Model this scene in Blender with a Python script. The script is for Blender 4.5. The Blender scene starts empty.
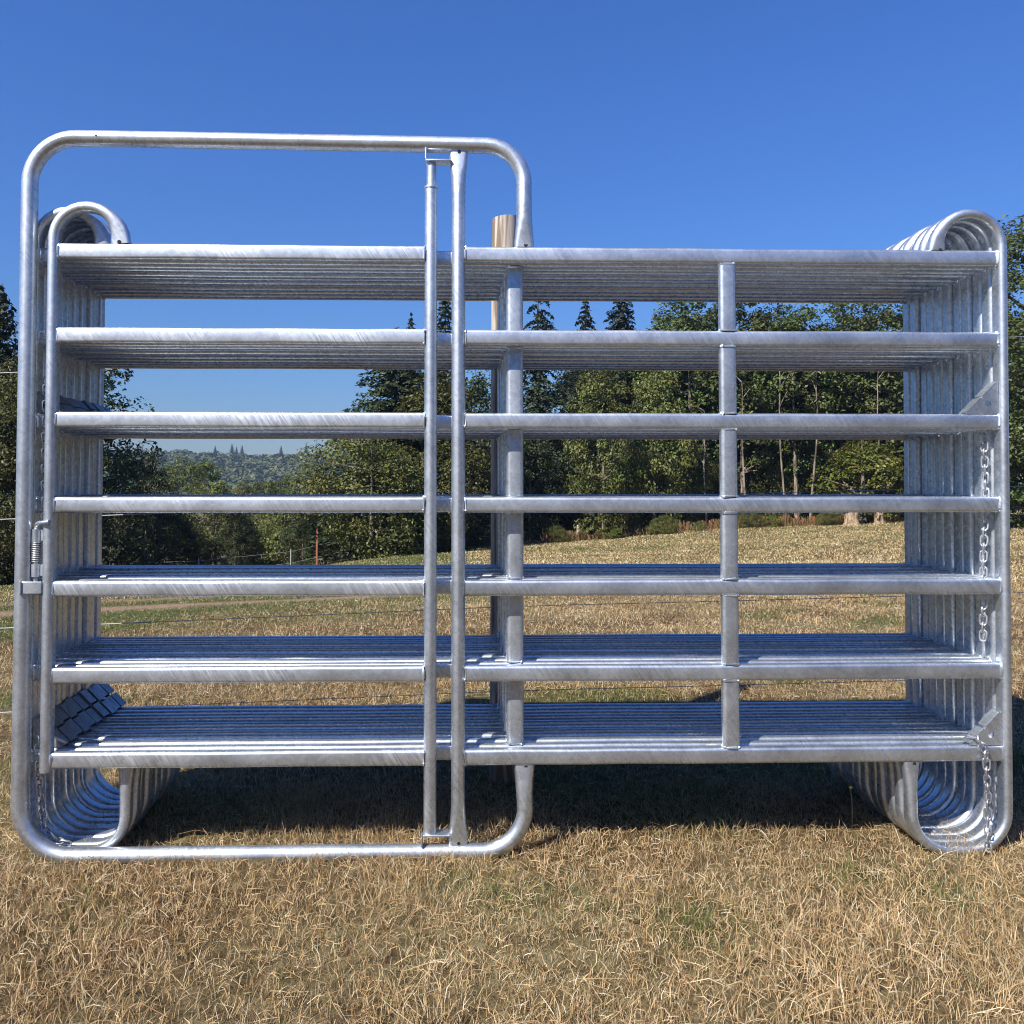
import bpy, math, random
import numpy as np
from mathutils import Vector, Matrix
from mathutils import noise as mnoise

random.seed(7)
RNG = np.random.default_rng(11)
SC = bpy.context.scene
COL = SC.collection
R = math.radians
PI = math.pi

# ------------------------------------------------------------------ helpers
class MB:
    """collects shapes and links them as one mesh object"""
    def __init__(self):
        self.v = []; self.f = []; self.m = []
    def add(self, vs, fs, mi=0):
        o = len(self.v)
        self.v.extend([tuple(p) for p in vs])
        for f in fs:
            self.f.append(tuple(i + o for i in f)); self.m.append(mi)
    def box(self, c, s, mi=0, bev=0.0):
        """box centre c, full size s, with chamfered vertical and horizontal edges"""
        hx, hy, hz = s[0]/2, s[1]/2, s[2]/2
        if bev <= 0:
            vs = [(c[0]+sx*hx, c[1]+sy*hy, c[2]+sz*hz) for sx in (-1, 1) for sy in (-1, 1) for sz in (-1, 1)]
            fs = [(0,1,3,2), (4,6,7,5), (0,4,5,1), (2,3,7,6), (0,2,6,4), (1,5,7,3)]
            self.add(vs, fs, mi); return
        rings = []
        for dz, ins in ((-hz, bev), (-hz+bev, 0), (hz-bev, 0), (hz, bev)):
            prof = rrect(hx-ins, hy-ins, bev, 2)
            rings.append([(c[0]+a, c[1]+b, c[2]+dz) for a, b in prof])
        self.rings(rings, mi)
    def rings(self, rings, mi=0, cap=True, closed=False):
        n = len(rings[0]); vs = [p for r in rings for p in r]; fs = []
        m = len(rings)
        for i in range(m if closed else m-1):
            j = (i+1) % m
            for k in range(n):
                fs.append((i*n+k, i*n+(k+1) % n, j*n+(k+1) % n, j*n+k))
        if cap and not closed:
            fs.append(tuple(range(n-1, -1, -1)))
            fs.append(tuple((m-1)*n+k for k in range(n)))
        self.add(vs, fs, mi)
    def sweep(self, pts, prof, binorm=(0, 1, 0), mi=0, cap=True, closed=False):
        """prof: list of (half width in plane, half width along binormal, corner radius) per point, or one tuple"""
        pts = [Vector(p) for p in pts]; B = Vector(binorm).normalized()
        if isinstance(prof, tuple): prof = [prof]*len(pts)
        rings = []
        for i, p in enumerate(pts):
            if closed: t = pts[(i+1) % len(pts)] - pts[i-1]
            else: t = pts[min(i+1, len(pts)-1)] - pts[max(i-1, 0)]
            t.normalize()
            n = B.cross(t).normalized(); b = t.cross(n)
            a_, b_, r_ = prof[i]
            rings.append([p + n*a + b*c for a, c in rrect(a_, b_, r_, 4)])
        self.rings(rings, mi, cap, closed)
    def tube(self, pts, r, mi=0, seg=10, cap=True, closed=False):
        pts = [Vector(p) for p in pts]
        rr = r if isinstance(r, (list, tuple)) else [r]*len(pts)
        rings = []; up = None
        for i, p in enumerate(pts):
            if closed: t = pts[(i+1) % len(pts)] - pts[i-1]
            else: t = pts[min(i+1, len(pts)-1)] - pts[max(i-1, 0)]
            t.normalize()
            if up is None:
                up = Vector((0, 0, 1)) if abs(t.z) < .9 else Vector((1, 0, 0))
            n = (up - t*up.dot(t)).normalized(); up = n; b = t.cross(n)
            rings.append([p + (n*math.cos(2*PI*k/seg) + b*math.sin(2*PI*k/seg))*rr[i] for k in range(seg)])
        self.rings(rings, mi, cap, closed)
    def build(self, name, mats, parent=None, smooth=38):
        me = bpy.data.meshes.new(name)
        me.from_pydata(self.v, [], self.f); me.validate(); me.update()
        if not isinstance(mats, (list, tuple)): mats = [mats]
        for m in mats: me.materials.append(m)
        if len(mats) > 1:
            me.polygons.foreach_set('material_index', self.m[:len(me.polygons)])
        if smooth:
            me.polygons.foreach_set('use_smooth', [True]*len(me.polygons))
            me.set_sharp_from_angle(angle=R(smooth))
        o = bpy.data.objects.new(name, me); COL.objects.link(o)
        if parent: o.parent = parent
        return o

def rrect(a, b, r, n):
    """rounded rectangle outline, half sizes a, b, corner radius r"""
    r = min(r, a, b); out = []
    for cx, cy, a0 in ((a-r, b-r, 0), (-a+r, b-r, 90), (-a+r, -b+r, 180), (a-r, -b+r, 270)):
        for k in range(n+1):
            t = R(a0 + 90*k/n)
            out.append((cx + r*math.cos(t), cy + r*math.sin(t)))
    return out

def arc(cx, cz, r, a0, a1, n, y=0.0):
    return [(cx + r*math.cos(R(a0+(a1-a0)*k/n)), y, cz + r*math.sin(R(a0+(a1-a0)*k/n))) for k in range(n+1)]

def tag(o, label=None, cat=None, group=None, kind=None):
    if label: o['label'] = label
    if cat: o['category'] = cat
    if group: o['group'] = group
    if kind: o['kind'] = kind
    return o

def empty(name, loc=(0, 0, 0)):
    o = bpy.data.objects.new(name, None); COL.objects.link(o)
    o.location = loc; o.empty_display_size = .1
    return o

def copy_tree(o, parent=None):
    c = o.copy(); COL.objects.link(c)
    if parent: c.parent = parent
    for ch in list(o.children): copy_tree(ch, c)
    return c

def mesh_np(name, co, quads, mats, parent=None, tint=None, smooth=False):
    """mesh from numpy arrays; optional per-face colour attribute 'tint'"""
    me = bpy.data.meshes.new(name)
    nv, nf = len(co), len(quads)
    me.vertices.add(nv); me.vertices.foreach_set('co', np.asarray(co, np.float32).ravel())
    me.loops.add(nf*4); me.loops.foreach_set('vertex_index', np.asarray(quads, np.int32).ravel())
    me.polygons.add(nf)
    me.polygons.foreach_set('loop_start', np.arange(0, nf*4, 4, dtype=np.int32))
    if smooth: me.polygons.foreach_set('use_smooth', np.ones(nf, bool))
    for m in (mats if isinstance(mats, (list, tuple)) else [mats]): me.materials.append(m)
    me.update(calc_edges=True)
    if tint is not None:
        at = me.attributes.new('tint', 'FLOAT_COLOR', 'FACE')
        c = np.ones((nf, 4), np.float32); c[:, :tint.shape[1]] = tint
        at.data.foreach_set('color', c.ravel())
    o = bpy.data.objects.new(name, me); COL.objects.link(o)
    if parent: o.parent = parent
    return o

def vnoise(x, y, s, seed=0):
    """smooth value noise in 0..1 on arrays"""
    g = np.random.default_rng(1000+seed).random((64, 64))
    u, v = np.asarray(x)/s + 1000.5, np.asarray(y)/s + 1000.5
    iu, iv = np.floor(u).astype(int), np.floor(v).astype(int)
    fu, fv = u-iu, v-iv
    fu, fv = fu*fu*(3-2*fu), fv*fv*(3-2*fv)
    a, b = g[iu % 64, iv % 64], g[(iu+1) % 64, iv % 64]
    c, d = g[iu % 64, (iv+1) % 64], g[(iu+1) % 64, (iv+1) % 64]
    return (a*(1-fu)+b*fu)*(1-fv) + (c*(1-fu)+d*fu)*fv

def sstep(a, b, x):
    t = np.clip((np.asarray(x, float)-a)/(b-a), 0, 1); return t*t*(3-2*t)

# ------------------------------------------------------------------ materials
def new_mat(name):
    m = bpy.data.materials.new(name); m.use_nodes = True
    nt = m.node_tree; b = nt.nodes['Principled BSDF']
    return m, nt, b

def N(nt, typ, **kw):
    n = nt.nodes.new(typ)
    for k, v in kw.items():
        if k.startswith('i_'): n.inputs[k[2:].replace('_', ' ')].default_value = v
        else: setattr(n, k, v)
    return n

def ramp(nt, fac, stops):
    r = nt.nodes.new('ShaderNodeValToRGB')
    e = r.color_ramp.elements
    while len(e) < len(stops): e.new(.5)
    for el, (p, c) in zip(e, stops):
        el.position = p; el.color = (*c, 1) if len(c) == 3 else c
    nt.links.new(fac, r.inputs[0]); return r.outputs[0]

def galvanised(name, base=(.58, .62, .67), r0=.20, r1=.34, streak=0.0, metal=1.0, rough2=.57, share=.58):
    m, nt, b = new_mat(name); L = nt.links.new
    b.inputs['Metallic'].default_value = metal
    tc = N(nt, 'ShaderNodeTexCoord'); oi = N(nt, 'ShaderNodeObjectInfo')
    off = N(nt, 'ShaderNodeVectorMath', operation='MULTIPLY_ADD')
    comb = N(nt, 'ShaderNodeCombineXYZ')
    L(oi.outputs['Random'], comb.inputs[0]); L(oi.outputs['Random'], comb.inputs[1]); L(oi.outputs['Random'], comb.inputs[2])
    L(comb.outputs[0], off.inputs[0]); off.inputs[1].default_value = (17, 29, 43); L(tc.outputs['Object'], off.inputs[2])
    P = off.outputs[0]
    # zinc spangle and blotches
    vor = N(nt, 'ShaderNodeTexVoronoi', feature='F1'); vor.inputs['Scale'].default_value = 90; L(P, vor.inputs['Vector'])
    sp = N(nt, 'ShaderNodeSeparateColor'); L(vor.outputs['Color'], sp.inputs[0])
    n1 = N(nt, 'ShaderNodeTexNoise'); n1.inputs['Scale'].default_value = 9; n1.inputs['Detail'].default_value = 6; L(P, n1.inputs['Vector'])
    n2 = N(nt, 'ShaderNodeTexNoise'); n2.inputs['Scale'].default_value = 55; n2.inputs['Detail'].default_value = 3; L(P, n2.inputs['Vector'])
    # slanted wipe marks
    mp = N(nt, 'ShaderNodeMapping', vector_type='TEXTURE'); mp.inputs['Rotation'].default_value = (0, R(-32), 0); mp.inputs['Scale'].default_value = (1/110, 1/30, 1/9)
    L(P, mp.inputs['Vector'])
    n3 = N(nt, 'ShaderNodeTexNoise'); n3.inputs['Scale'].default_value = 1.0; n3.inputs['Distortion'].default_value = .9; n3.inputs['Detail'].default_value = 4; L(mp.outputs[0], n3.inputs['Vector'])
    n3p = ramp(nt, n3.outputs['Fac'], [(.42, (0, 0, 0)), (.66, (1, 1, 1))])
    # patches where the wipe marks show
    n4 = N(nt, 'ShaderNodeTexNoise'); n4.inputs['Scale'].default_value = 3.2; L(P, n4.inputs['Vector'])
    n4p = ramp(nt, n4.outputs['Fac'], [(.46, (0, 0, 0)), (.62, (1, 1, 1))])
    sm = N(nt, 'ShaderNodeMath', operation='MULTIPLY'); L(n3p, sm.inputs[0]); L(n4p, sm.inputs[1])
    sm2 = N(nt, 'ShaderNodeMath', operation='MULTIPLY'); L(sm.outputs[0], sm2.inputs[0]); sm2.inputs[1].default_value = .35 + streak
    mix = N(nt, 'ShaderNodeMath', operation='MULTIPLY_ADD'); L(n1.outputs['Fac'], mix.inputs[0]); mix.inputs[1].default_value = .75; 
    m2 = N(nt, 'ShaderNodeMath', operation='MULTIPLY'); L(sp.outputs[0], m2.inputs[0]); m2.inputs[1].default_value = .25
    L(m2.outputs[0], mix.inputs[2])
    c = ramp(nt, mix.outputs[0], [(.25, tuple(v*.80 for v in base)), (.55, base), (.8, tuple(min(1, v*1.16) for v in base))])
    cm = N(nt, 'ShaderNodeMixRGB', blend_type='MIX'); L(sm2.outputs[0], cm.inputs[0]); L(c, cm.inputs[1]); cm.inputs[2].default_value = (.86, .88, .90, 1)
    L(cm.outputs[0], b.inputs['Base Color'])
    ra = N(nt, 'ShaderNodeMapRange'); L(n2.outputs['Fac'], ra.inputs[0]); ra.inputs[1].default_value = .3; ra.inputs[2].default_value = .7
    ra.inputs[3].default_value = r0; ra.inputs[4].default_value = r1
    rs = N(nt, 'ShaderNodeMath', operation='MULTIPLY_ADD'); L(sm2.outputs[0], rs.inputs[0]); rs.inputs[1].default_value = .22; L(ra.outputs[0], rs.inputs[2])
    L(rs.outputs[0], b.inputs['Roughness'])
    bp = N(nt, 'ShaderNodeBump'); bp.inputs['Strength'].default_value = .05; bp.inputs['Distance'].default_value = .001
    bm = N(nt, 'ShaderNodeMath', operation='ADD'); L(n2.outputs['Fac'], bm.inputs[0]); L(n1.outputs['Fac'], bm.inputs[1])
    L(bm.outputs[0], bp.inputs['Height']); L(bp.outputs[0], b.inputs['Normal'])
    # the broad sheen of the crystalline zinc under the smoother skin
    g2 = N(nt, 'ShaderNodeBsdfAnisotropic'); L(cm.outputs[0], g2.inputs['Color'])
    r2 = N(nt, 'ShaderNodeMath', operation='MULTIPLY_ADD'); L(n1.outputs['Fac'], r2.inputs[0]); r2.inputs[1].default_value = .18; r2.inputs[2].default_value = rough2-.09
    L(r2.outputs[0], g2.inputs['Roughness']); L(bp.outputs[0], g2.inputs['Normal'])
    ms = N(nt, 'ShaderNodeMixShader'); ms.inputs[0].default_value = share
    L(b.outputs[0], ms.inputs[1]); L(g2.outputs[0], ms.inputs[2]); L(ms.outputs[0], nt.nodes['Material Output'].inputs['Surface'])
    return m

ZINC = galvanised('galvanised_tube')
ZINC_WIPED = galvanised('galvanised_wiped', streak=.4)
ZINC_ROUND = galvanised('galvanised_round', base=(.58, .62, .67), r0=.22, r1=.36)
ZINC_CHAIN = galvanised('galvanised_chain', base=(.54, .55, .57), r0=.28, r1=.4)
DULL = galvanised('dull_dark_plate', base=(.36, .37, .39), r0=.42, r1=.6)

def plain(name, col, rough=.6, metal=0.0):
    m, nt, b = new_mat(name)
    b.inputs['Base Color'].default_value = (*col, 1); b.inputs['Roughness'].default_value = rough; b.inputs['Metallic'].default_value = metal
    return m
HOLE_SHADE = plain('vent_hole_shade', (.01, .01, .011), .9)  # colour of solid discs that paint the shade inside vent holes

def wood_mat(name, c0, c1, scale=(30, 30, 2.2), rough=.8):
    m, nt, b = new_mat(name); L = nt.links.new
    tc = N(nt, 'ShaderNodeTexCoord'); mp = N(nt, 'ShaderNodeMapping'); mp.inputs['Scale'].default_value = scale
    L(tc.outputs['Object'], mp.inputs[0])
    n = N(nt, 'ShaderNodeTexNoise'); n.inputs['Scale'].default_value = 1; n.inputs['Detail'].default_value = 7; n.inputs['Distortion'].default_value = .6
    L(mp.outputs[0], n.inputs['Vector'])
    L(ramp(nt, n.outputs['Fac'], [(.44, c0), (.5, tuple((a+b_)/2 for a, b_ in zip(c0, c1))), (.55, c1)]), b.inputs['Base Color'])
    b.inputs['Roughness'].default_value = rough; b.inputs['Specular IOR Level'].default_value = .15
    bp = N(nt, 'ShaderNodeBump'); bp.inputs['Strength'].default_value = .7; bp.inputs['Distance'].default_value = .004
    L(n.outputs['Fac'], bp.inputs['Height']); L(bp.outputs[0], b.inputs['Normal'])
    return m
POST_WOOD = wood_mat('weathered_post_wood', (.20, .15, .11), (.47, .41, .34), (34, 34, 2.4), .95)
BARK = wood_mat('tree_bark', (.07, .055, .04), (.22, .18, .14), (9, 9, 1.5), .9)
PALE_BARK = wood_mat('pale_bark', (.09, .07, .055), (.26, .21, .165), (9, 9, 1.2), .85)
STUMP_WOOD = wood_mat('cut_stump_wood', (.17, .115, .07), (.36, .27, .175), (8, 8, 3), .85)

def leaf_mat(name, c, rough=.5, trans=.3, var=.35):
    m, nt, b = new_mat(name); L = nt.links.new
    at = N(nt, 'ShaderNodeAttribute', attribute_name='tint')
    oi = N(nt, 'ShaderNodeObjectInfo')
    mul = N(nt, 'ShaderNodeMixRGB', blend_type='MULTIPLY'); mul.inputs[0].default_value = 1
    mul.inputs[1].default_value = (*c, 1); L(at.outputs['Color'], mul.inputs[2])
    hs = N(nt, 'ShaderNodeHueSaturation')
    mr = N(nt, 'ShaderNodeMapRange'); L(oi.outputs['Random'], mr.inputs[0]); mr.inputs[3].default_value = 1-var; mr.inputs[4].default_value = 1+var
    L(mr.outputs[0], hs.inputs['Value'])
    mh = N(nt, 'ShaderNodeMapRange'); L(oi.outputs['Random'], mh.inputs[0]); mh.inputs[3].default_value = .485; mh.inputs[4].default_value = .515
    L(mh.outputs[0], hs.inputs['Hue'])
    L(mul.outputs[0], hs.inputs['Color']); L(hs.outputs[0], b.inputs['Base Color'])
    b.inputs['Roughness'].default_value = rough; b.inputs['Specular IOR Level'].default_value = .35
    tr = N(nt, 'ShaderNodeBsdfTranslucent'); L(hs.outputs[0], tr.inputs['Color'])
    ms = N(nt, 'ShaderNodeMixShader'); ms.inputs[0].default_value = trans
    L(b.outputs[0], ms.inputs[1]); L(tr.outputs[0], ms.inputs[2])
    L(ms.outputs[0], nt.nodes['Material Output'].inputs['Surface'])
    return m
LEAF_OLIVE = leaf_mat('olive_leaves', (.112, .124, .032))
LEAF_GREEN = leaf_mat('green_leaves', (0.076, 0.095, 0.026))
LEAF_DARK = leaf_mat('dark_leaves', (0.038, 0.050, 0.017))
LEAF_BRIGHT = leaf_mat('bright_leaves', (0.129, 0.152, 0.027))
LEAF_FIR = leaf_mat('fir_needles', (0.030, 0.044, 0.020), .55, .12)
LEAF_WEED = leaf_mat('weed_stalks', (0.198, 0.129, 0.061), .7, .2, .2)
LEAF_FAR = leaf_mat('far_wood_leaves', (0.065, 0.084, 0.030), .6, .15, .0)

def grass_mat(name):
    m, nt, b = new_mat(name); L = nt.links.new
    at = N(nt, 'ShaderNodeAttribute', attribute_name='tint')
    L(at.outputs['Color'], b.inputs['Base Color'])
    b.inputs['Roughness'].default_value = .55; b.inputs['Specular IOR Level'].default_value = .4
    tr = N(nt, 'ShaderNodeBsdfTranslucent'); L(at.outputs['Color'], tr.inputs['Color'])
    ms = N(nt, 'ShaderNodeMixShader'); ms.inputs[0].default_value = .25
    L(b.outputs[0], ms.inputs[1]); L(tr.outputs[0], ms.inputs[2])
    L(ms.outputs[0], nt.nodes['Material Output'].inputs['Surface'])
    return m
GRASS = grass_mat('dry_grass_blades')

# ------------------------------------------------------------------ terrain
def ground_h(x, y):
    x = np.asarray(x, float); y = np.asarray(y, float)
    t = np.clip((y-2.0)/40.0, 0, 1.6)
    lat = np.clip(x, -30, 40)
    h = t*(-1.95 + .055*lat) - 1.0*sstep(-2, -10, x)*sstep(8, 36, y)
    # right of the stack the meadow keeps level, the valley drops away on the left
    h = h + np.where(y > 60, -1, 0)*0
    valley = sstep(60, 140, y)*sstep(10, -60, x)*-9.0
    far = sstep(300, 640, y)
    ridge = far*(30 + 5*np.sin(x*.012+.6) + 3.0*np.sin(x*.031+2) + .020*np.clip(x, -300, 200))
    h = h + valley*(1-far) + ridge
    h = h + .009*sstep(3, 1, np.abs(y)) + (vnoise(x, y, 1.7, 1)-.5)*.05*sstep(1.5, 5, np.abs(y)+np.abs(x)*.0) + (vnoise(x, y, 9, 2)-.5)*.25*sstep(6, 20, y)
    return h

def gh(x, y): return float(ground_h(np.array([x]), np.array([y]))[0])

def axis(lim0, lim1, d0, g):
    out = [0.0]; d = d0
    while out[-1] < lim1: out.append(out[-1]+d); d *= g
    neg = [0.0]; d = d0
    while neg[-1] > lim0: neg.append(neg[-1]-d); d *= g
    return np.array(sorted(set(out + neg)))
xs = axis(-900, 900, .14, 1.045); ys = axis(-250, 1600, .14, 1.04)
GX, GY = np.meshgrid(xs, ys); GZ = ground_h(GX, GY)
nx, ny = len(xs), len(ys)
co = np.stack([GX.ravel(), GY.ravel(), GZ.ravel()], 1)
ii, jj = np.meshgrid(np.arange(nx-1), np.arange(ny-1)); a0 = (jj*nx+ii).ravel()
quads = np.stack([a0, a0+1, a0+nx+1, a0+nx], 1)

def dirt_track(x, y):
    """0..1, the two worn dirt lines crossing the meadow on the left"""
    w = (vnoise(x, y, 2.3, 5)-.5)*.7
    d1 = np.abs(y - (9.6 + .50*x) + w); d2 = np.abs(y - (11.2 + .50*x) + w*.8)
    br = sstep(.36, .56, vnoise(x, y, 1.3, 6))
    return np.maximum(sstep(.6, .22, d1), .8*sstep(.5, .2, d2))*br*sstep(4, 0, x)

def green_amount(x, y):
    g = sstep(.60, .85, vnoise(x, y, .55, 8))*.7*sstep(.45, .65, vnoise(x, y, 2.6, 9))
    left = sstep(2.0, -2.0, x)*sstep(4.0, 5.8, y-.4*(x+3))*sstep(40, 22, y)
    g = g + left*(.45 + .7*sstep(.35, .65, vnoise(x, y, 1.6, 10)))
    g = g + sstep(10, 26, y)*(.05 + .25*sstep(.4, .7, vnoise(x, y, 3.4, 12)))
    for cx, cy, r in ((.064, -.195, .07), (.14, -.22, .05), (1.14, -.165, .05), (.30, -.28, .06), (-.95, -.33, .06), (.62, -.42, .08), (1.3, -.3, .05)):
        g = g + .9*np.exp(-((x-cx)**2+(y-cy)**2)/(1.5*r)**2)*(vnoise(x, y, .03, 13) > .42)
    return np.clip(g, 0, 1)

def field_material():
    m, nt, b = new_mat('meadow_ground'); L = nt.links.new
    tc = N(nt, 'ShaderNodeTexCoord'); P = tc.outputs['Object']
    at = N(nt, 'ShaderNodeAttribute', attribute_name='cover')
    sp = N(nt, 'ShaderNodeSeparateColor'); L(at.outputs['Color'], sp.inputs[0])
    na = N(nt, 'ShaderNodeTexNoise'); na.inputs['Scale'].default_value = 16; na.inputs['Detail'].default_value = 9; na.inputs['Roughness'].default_value = .7; L(P, na.inputs['Vector'])
    nb = N(nt, 'ShaderNodeTexNoise'); nb.inputs['Scale'].default_value = .9; nb.inputs['Detail'].default_value = 5; L(P, nb.inputs['Vector'])
    straw = ramp(nt, na.outputs['Fac'], [(.32, (.024, .014, .007)), (.50, (.092, .056, .025)), (.68, (.24, .165, .083))])
    pale = ramp(nt, na.outputs['Fac'], [(.30, (0.052, 0.041, 0.018)), (.48, (0.155, 0.126, 0.063)), (.66, (0.252, 0.215, 0.115))])
    mx = N(nt, 'ShaderNodeMixRGB'); L(ramp(nt, nb.outputs['Fac'], [(.4, (0, 0, 0)), (.62, (1, 1, 1))]), mx.inputs[0]); L(straw, mx.inputs[1]); L(pale, mx.inputs[2])
    green = ramp(nt, na.outputs['Fac'], [(.32, (0.026, 0.037, 0.011)), (.55, (0.089, 0.100, 0.033)), (.7, (0.163, 0.163, 0.067))])
    mg = N(nt, 'ShaderNodeMixRGB'); L(sp.outputs[1], mg.inputs[0]); L(mx.outputs[0], mg.inputs[1]); L(green, mg.inputs[2])
    dirt = ramp(nt, na.outputs['Fac'], [(.3, (0.163, 0.096, 0.056)), (.7, (0.370, 0.266, 0.185))])
    md = N(nt, 'ShaderNodeMixRGB'); L(sp.outputs[0], md.inputs[0]); L(mg.outputs[0], md.inputs[1]); L(dirt, md.inputs[2])
    L(md.outputs[0], b.inputs['Base Color'])
    b.inputs['Roughness'].default_value = .95; b.inputs['Specular IOR Level'].default_value = .1
    bp = N(nt, 'ShaderNodeBump'); bp.inputs['Strength'].default_value = .9; bp.inputs['Distance'].default_value = .05
    L(na.outputs['Fac'], bp.inputs['Height']); L(bp.outputs[0], b.inputs['Normal'])
    return m
field = mesh_np('field', co, quads, field_material(), smooth=True); field['kind'] = 'structure'
at = field.data.attributes.new('cover', 'FLOAT_COLOR', 'POINT')
cv = np.ones((len(co), 4), np.float32); cv[:, 0] = dirt_track(co[:, 0], co[:, 1]); cv[:, 1] = green_amount(co[:, 0], co[:, 1]); cv[:, 2] = 0
at.data.foreach_set('color', cv.ravel())

# ------------------------------------------------------------------ grass blades
def blades(n, xr, yr, length, width, seed, fall=1.0, flatp=.27):
    g = np.random.default_rng(seed)
    y = yr[0] + (yr[1]-yr[0])*g.random(n)**fall
    x = g.uniform(0, 1, n)*(xr[1]-xr[0]) + xr[0]
    if fall > 1: x = (g.uniform(-.70, .74, n))*(y+2.576)
    # keep a wedge a little wider than the view
    dist = y + 2.576
    keep = (x > -.66*dist - 1.2) & (x < .70*dist + 1.2)
    keep &= dirt_track(x, y) < g.uniform(.25, .9, n)
    keep &= vnoise(x, y, .22, 21)*.7 + vnoise(x, y, .07, 27)*.3 > g.uniform(-.35, .64, n)
    x, y = x[keep], y[keep]; n = len(x)
    z = ground_h(x, y) - .004
    ln = g.uniform(*length, n)*(.62 + .76*vnoise(x, y, .35, 22)); wd = g.uniform(*width, n)
    if fall > 1: wd *= (y+8)/17; ln *= ((y+8)/17)**.3
    tall = g.random(n) < .012; ln = np.where(tall, ln*1.7, ln)
    flat = g.random(n) < flatp
    tilt = np.where(flat, g.uniform(R(50), R(86), n), g.uniform(R(3), R(42), n))
    az = g.uniform(0, 2*PI, n) + (vnoise(x, y, .30, 23)-.5)*3
    d = np.stack([np.cos(az)*np.sin(tilt), np.sin(az)*np.sin(tilt), np.cos(tilt)], 1)
    tilt2 = np.minimum(tilt + g.uniform(R(0), R(40), n), R(95))
    az2 = az + g.uniform(-.6, .6, n)
    d2 = np.stack([np.cos(az2)*np.sin(tilt2), np.sin(az2)*np.sin(tilt2), np.cos(tilt2)], 1)
    rot = g.uniform(0, PI, n)
    s0 = np.stack([-np.sin(az), np.cos(az), np.zeros(n)], 1)
    s = s0*np.cos(rot)[:, None] + np.cross(d, s0)*np.sin(rot)[:, None]
    p0 = np.stack([x, y, z], 1); p0[:, 2] += np.where(flat, g.uniform(0, .022, n), 0)
    p1 = p0 + d*(ln*.55)[:, None]; p2 = p1 + d2*(ln*.45)[:, None]
    hw = (wd*.5)[:, None]
    co = np.concatenate([p0-s*hw, p0+s*hw, p1+s*hw*.85, p1-s*hw*.85, p2+s*hw*.2, p2-s*hw*.2], 0)
    i = np.arange(n)
    q = np.concatenate([np.stack([i, i+n, i+2*n, i+3*n], 1), np.stack([i+3*n, i+2*n, i+4*n, i+5*n], 1)], 0)
    # colour: straw, pale straw, brown, green
    pal = np.array([(.48, .325, .155), (.575, .43, .24), (.68, .58, .41), (.34, .20, .09), (.17, .09, .038)])
    k = g.choice(5, n, p=[.40, .30, .08, .15, .07])
    c = pal[k]*g.uniform(.8, 1.15, (n, 1))
    far = sstep(4, 14, y)[:, None]; c = c*(1-far) + (c*np.array([1.06, 1.13, 1.05]))*far
    patch = (.6*vnoise(x, y, .9, 24) + .4*vnoise(x, y, .17, 25))[:, None]; c = c*(.70 + .56*patch)*np.array([1, .985, .96])**((patch-.5)*-4)
    gr = green_amount(x, y)*.85 + .03
    isg = g.random(n) < gr
    gc = np.array([(.115, .145, .032), (.16, .18, .05), (.075, .10, .022), (.24, .215, .075)])[g.integers(0, 4, n)]*g.uniform(.8, 1.2, (n, 1))
    c = np.where(isg[:, None], gc, c)
    return co, q, np.concatenate([c, c], 0)

def grass_object(name, sets):
    cs, qs, ts, o = [], [], [], 0
    for c, q, t in sets:
        cs.append(c); qs.append(q+o); ts.append(t); o += len(c)
    return mesh_np(name, np.concatenate(cs), np.concatenate(qs), GRASS, tint=np.concatenate(ts))
near = grass_object('dry_grass', [
    blades(900, (-3.5, 3.5), (-1.25, 1.2), (.06, .15), (.0011, .002), 41, 1.0, .97),
    blades(330000, (-4.2, 4.2), (-1.25, .62), (.014, .050), (.0009, .0019), 31),
    blades(200000, (-6, 6), (.62, 3.2), (.018, .05), (.0013, .0027), 32),
    blades(200000, (-9, 10), (3.2, 9), (.022, .05), (.0024, .005), 33),
    blades(260000, (-20, 22), (9, 46), (.03, .06), (.006, .012), 34, 1.5),
])
tag(near, 'short dry straw coloured grass covering the meadow', 'grass', kind='stuff')

# ------------------------------------------------------------------ corral panels
RZ = [1.823, 1.569, 1.315, 1.061, .811, .555, .306]      # rail heights
PITCH = .052
XL, XR = -1.290, 1.678                                     # end tubes of a panel
OV = (.024, .015, .0095)                                   # rail: half height, half depth, corner radius
LP = (.0145, .0248, .0125)                                 # bent end tube: thin in plane, deep across

def xr(z):
    """the right end tubes lean out a little towards the top"""
    return XR + (z-1.1)*.0085

def bead(mb, p, axis_, a, b, seedv):
    """uneven weld bead round a butt joint; axis_ 'x' or 'z'"""
    rnd = random.Random(seedv)
    pts = []; k = 22
    for i in range(k):
        q = rrect(a, b, min(a, b)*.8, 5)
        u, v = q[int(i*len(q)/k)]
        s = rnd.uniform(-.0016, .0016)
        pts.append((p[0]+s, p[1]+v, p[2]+u) if axis_ == 'x' else (p[0]+u, p[1]+v, p[2]+s))
    rr = [rnd.choice((rnd.uniform(.0006, .002), rnd.uniform(.002, .0042), rnd.uniform(.003, .0052))) for _ in pts]
    mb.tube(pts, rr, seg=6, closed=True)

def rail_mesh(x0, x1, z, name, mat, parent, y=0.0, seed=0):
    mb = MB(); n = 10; rnd = random.Random(seed)
    pts = [(x0+(x1-x0)*i/n, y + (rnd.uniform(-.0012, .0012) if 0 < i < n else 0), z + (rnd.uniform(-.001, .001) if 0 < i < n else 0)) for i in range(n+1)]
    mb.sweep(pts, (OV[0], OV[1], OV[2]), binorm=(0, 1, 0))
    bead(mb, (x0+.002, y, z), 'x', .0238, .0150, seed*3+1); bead(mb, (x1-.002, y, z), 'x', .0238, .0150, seed*3+2)
    return mb.build(name, mat, parent)

def ease(pts, s_end, wide, n_flat):
    return None

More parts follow.
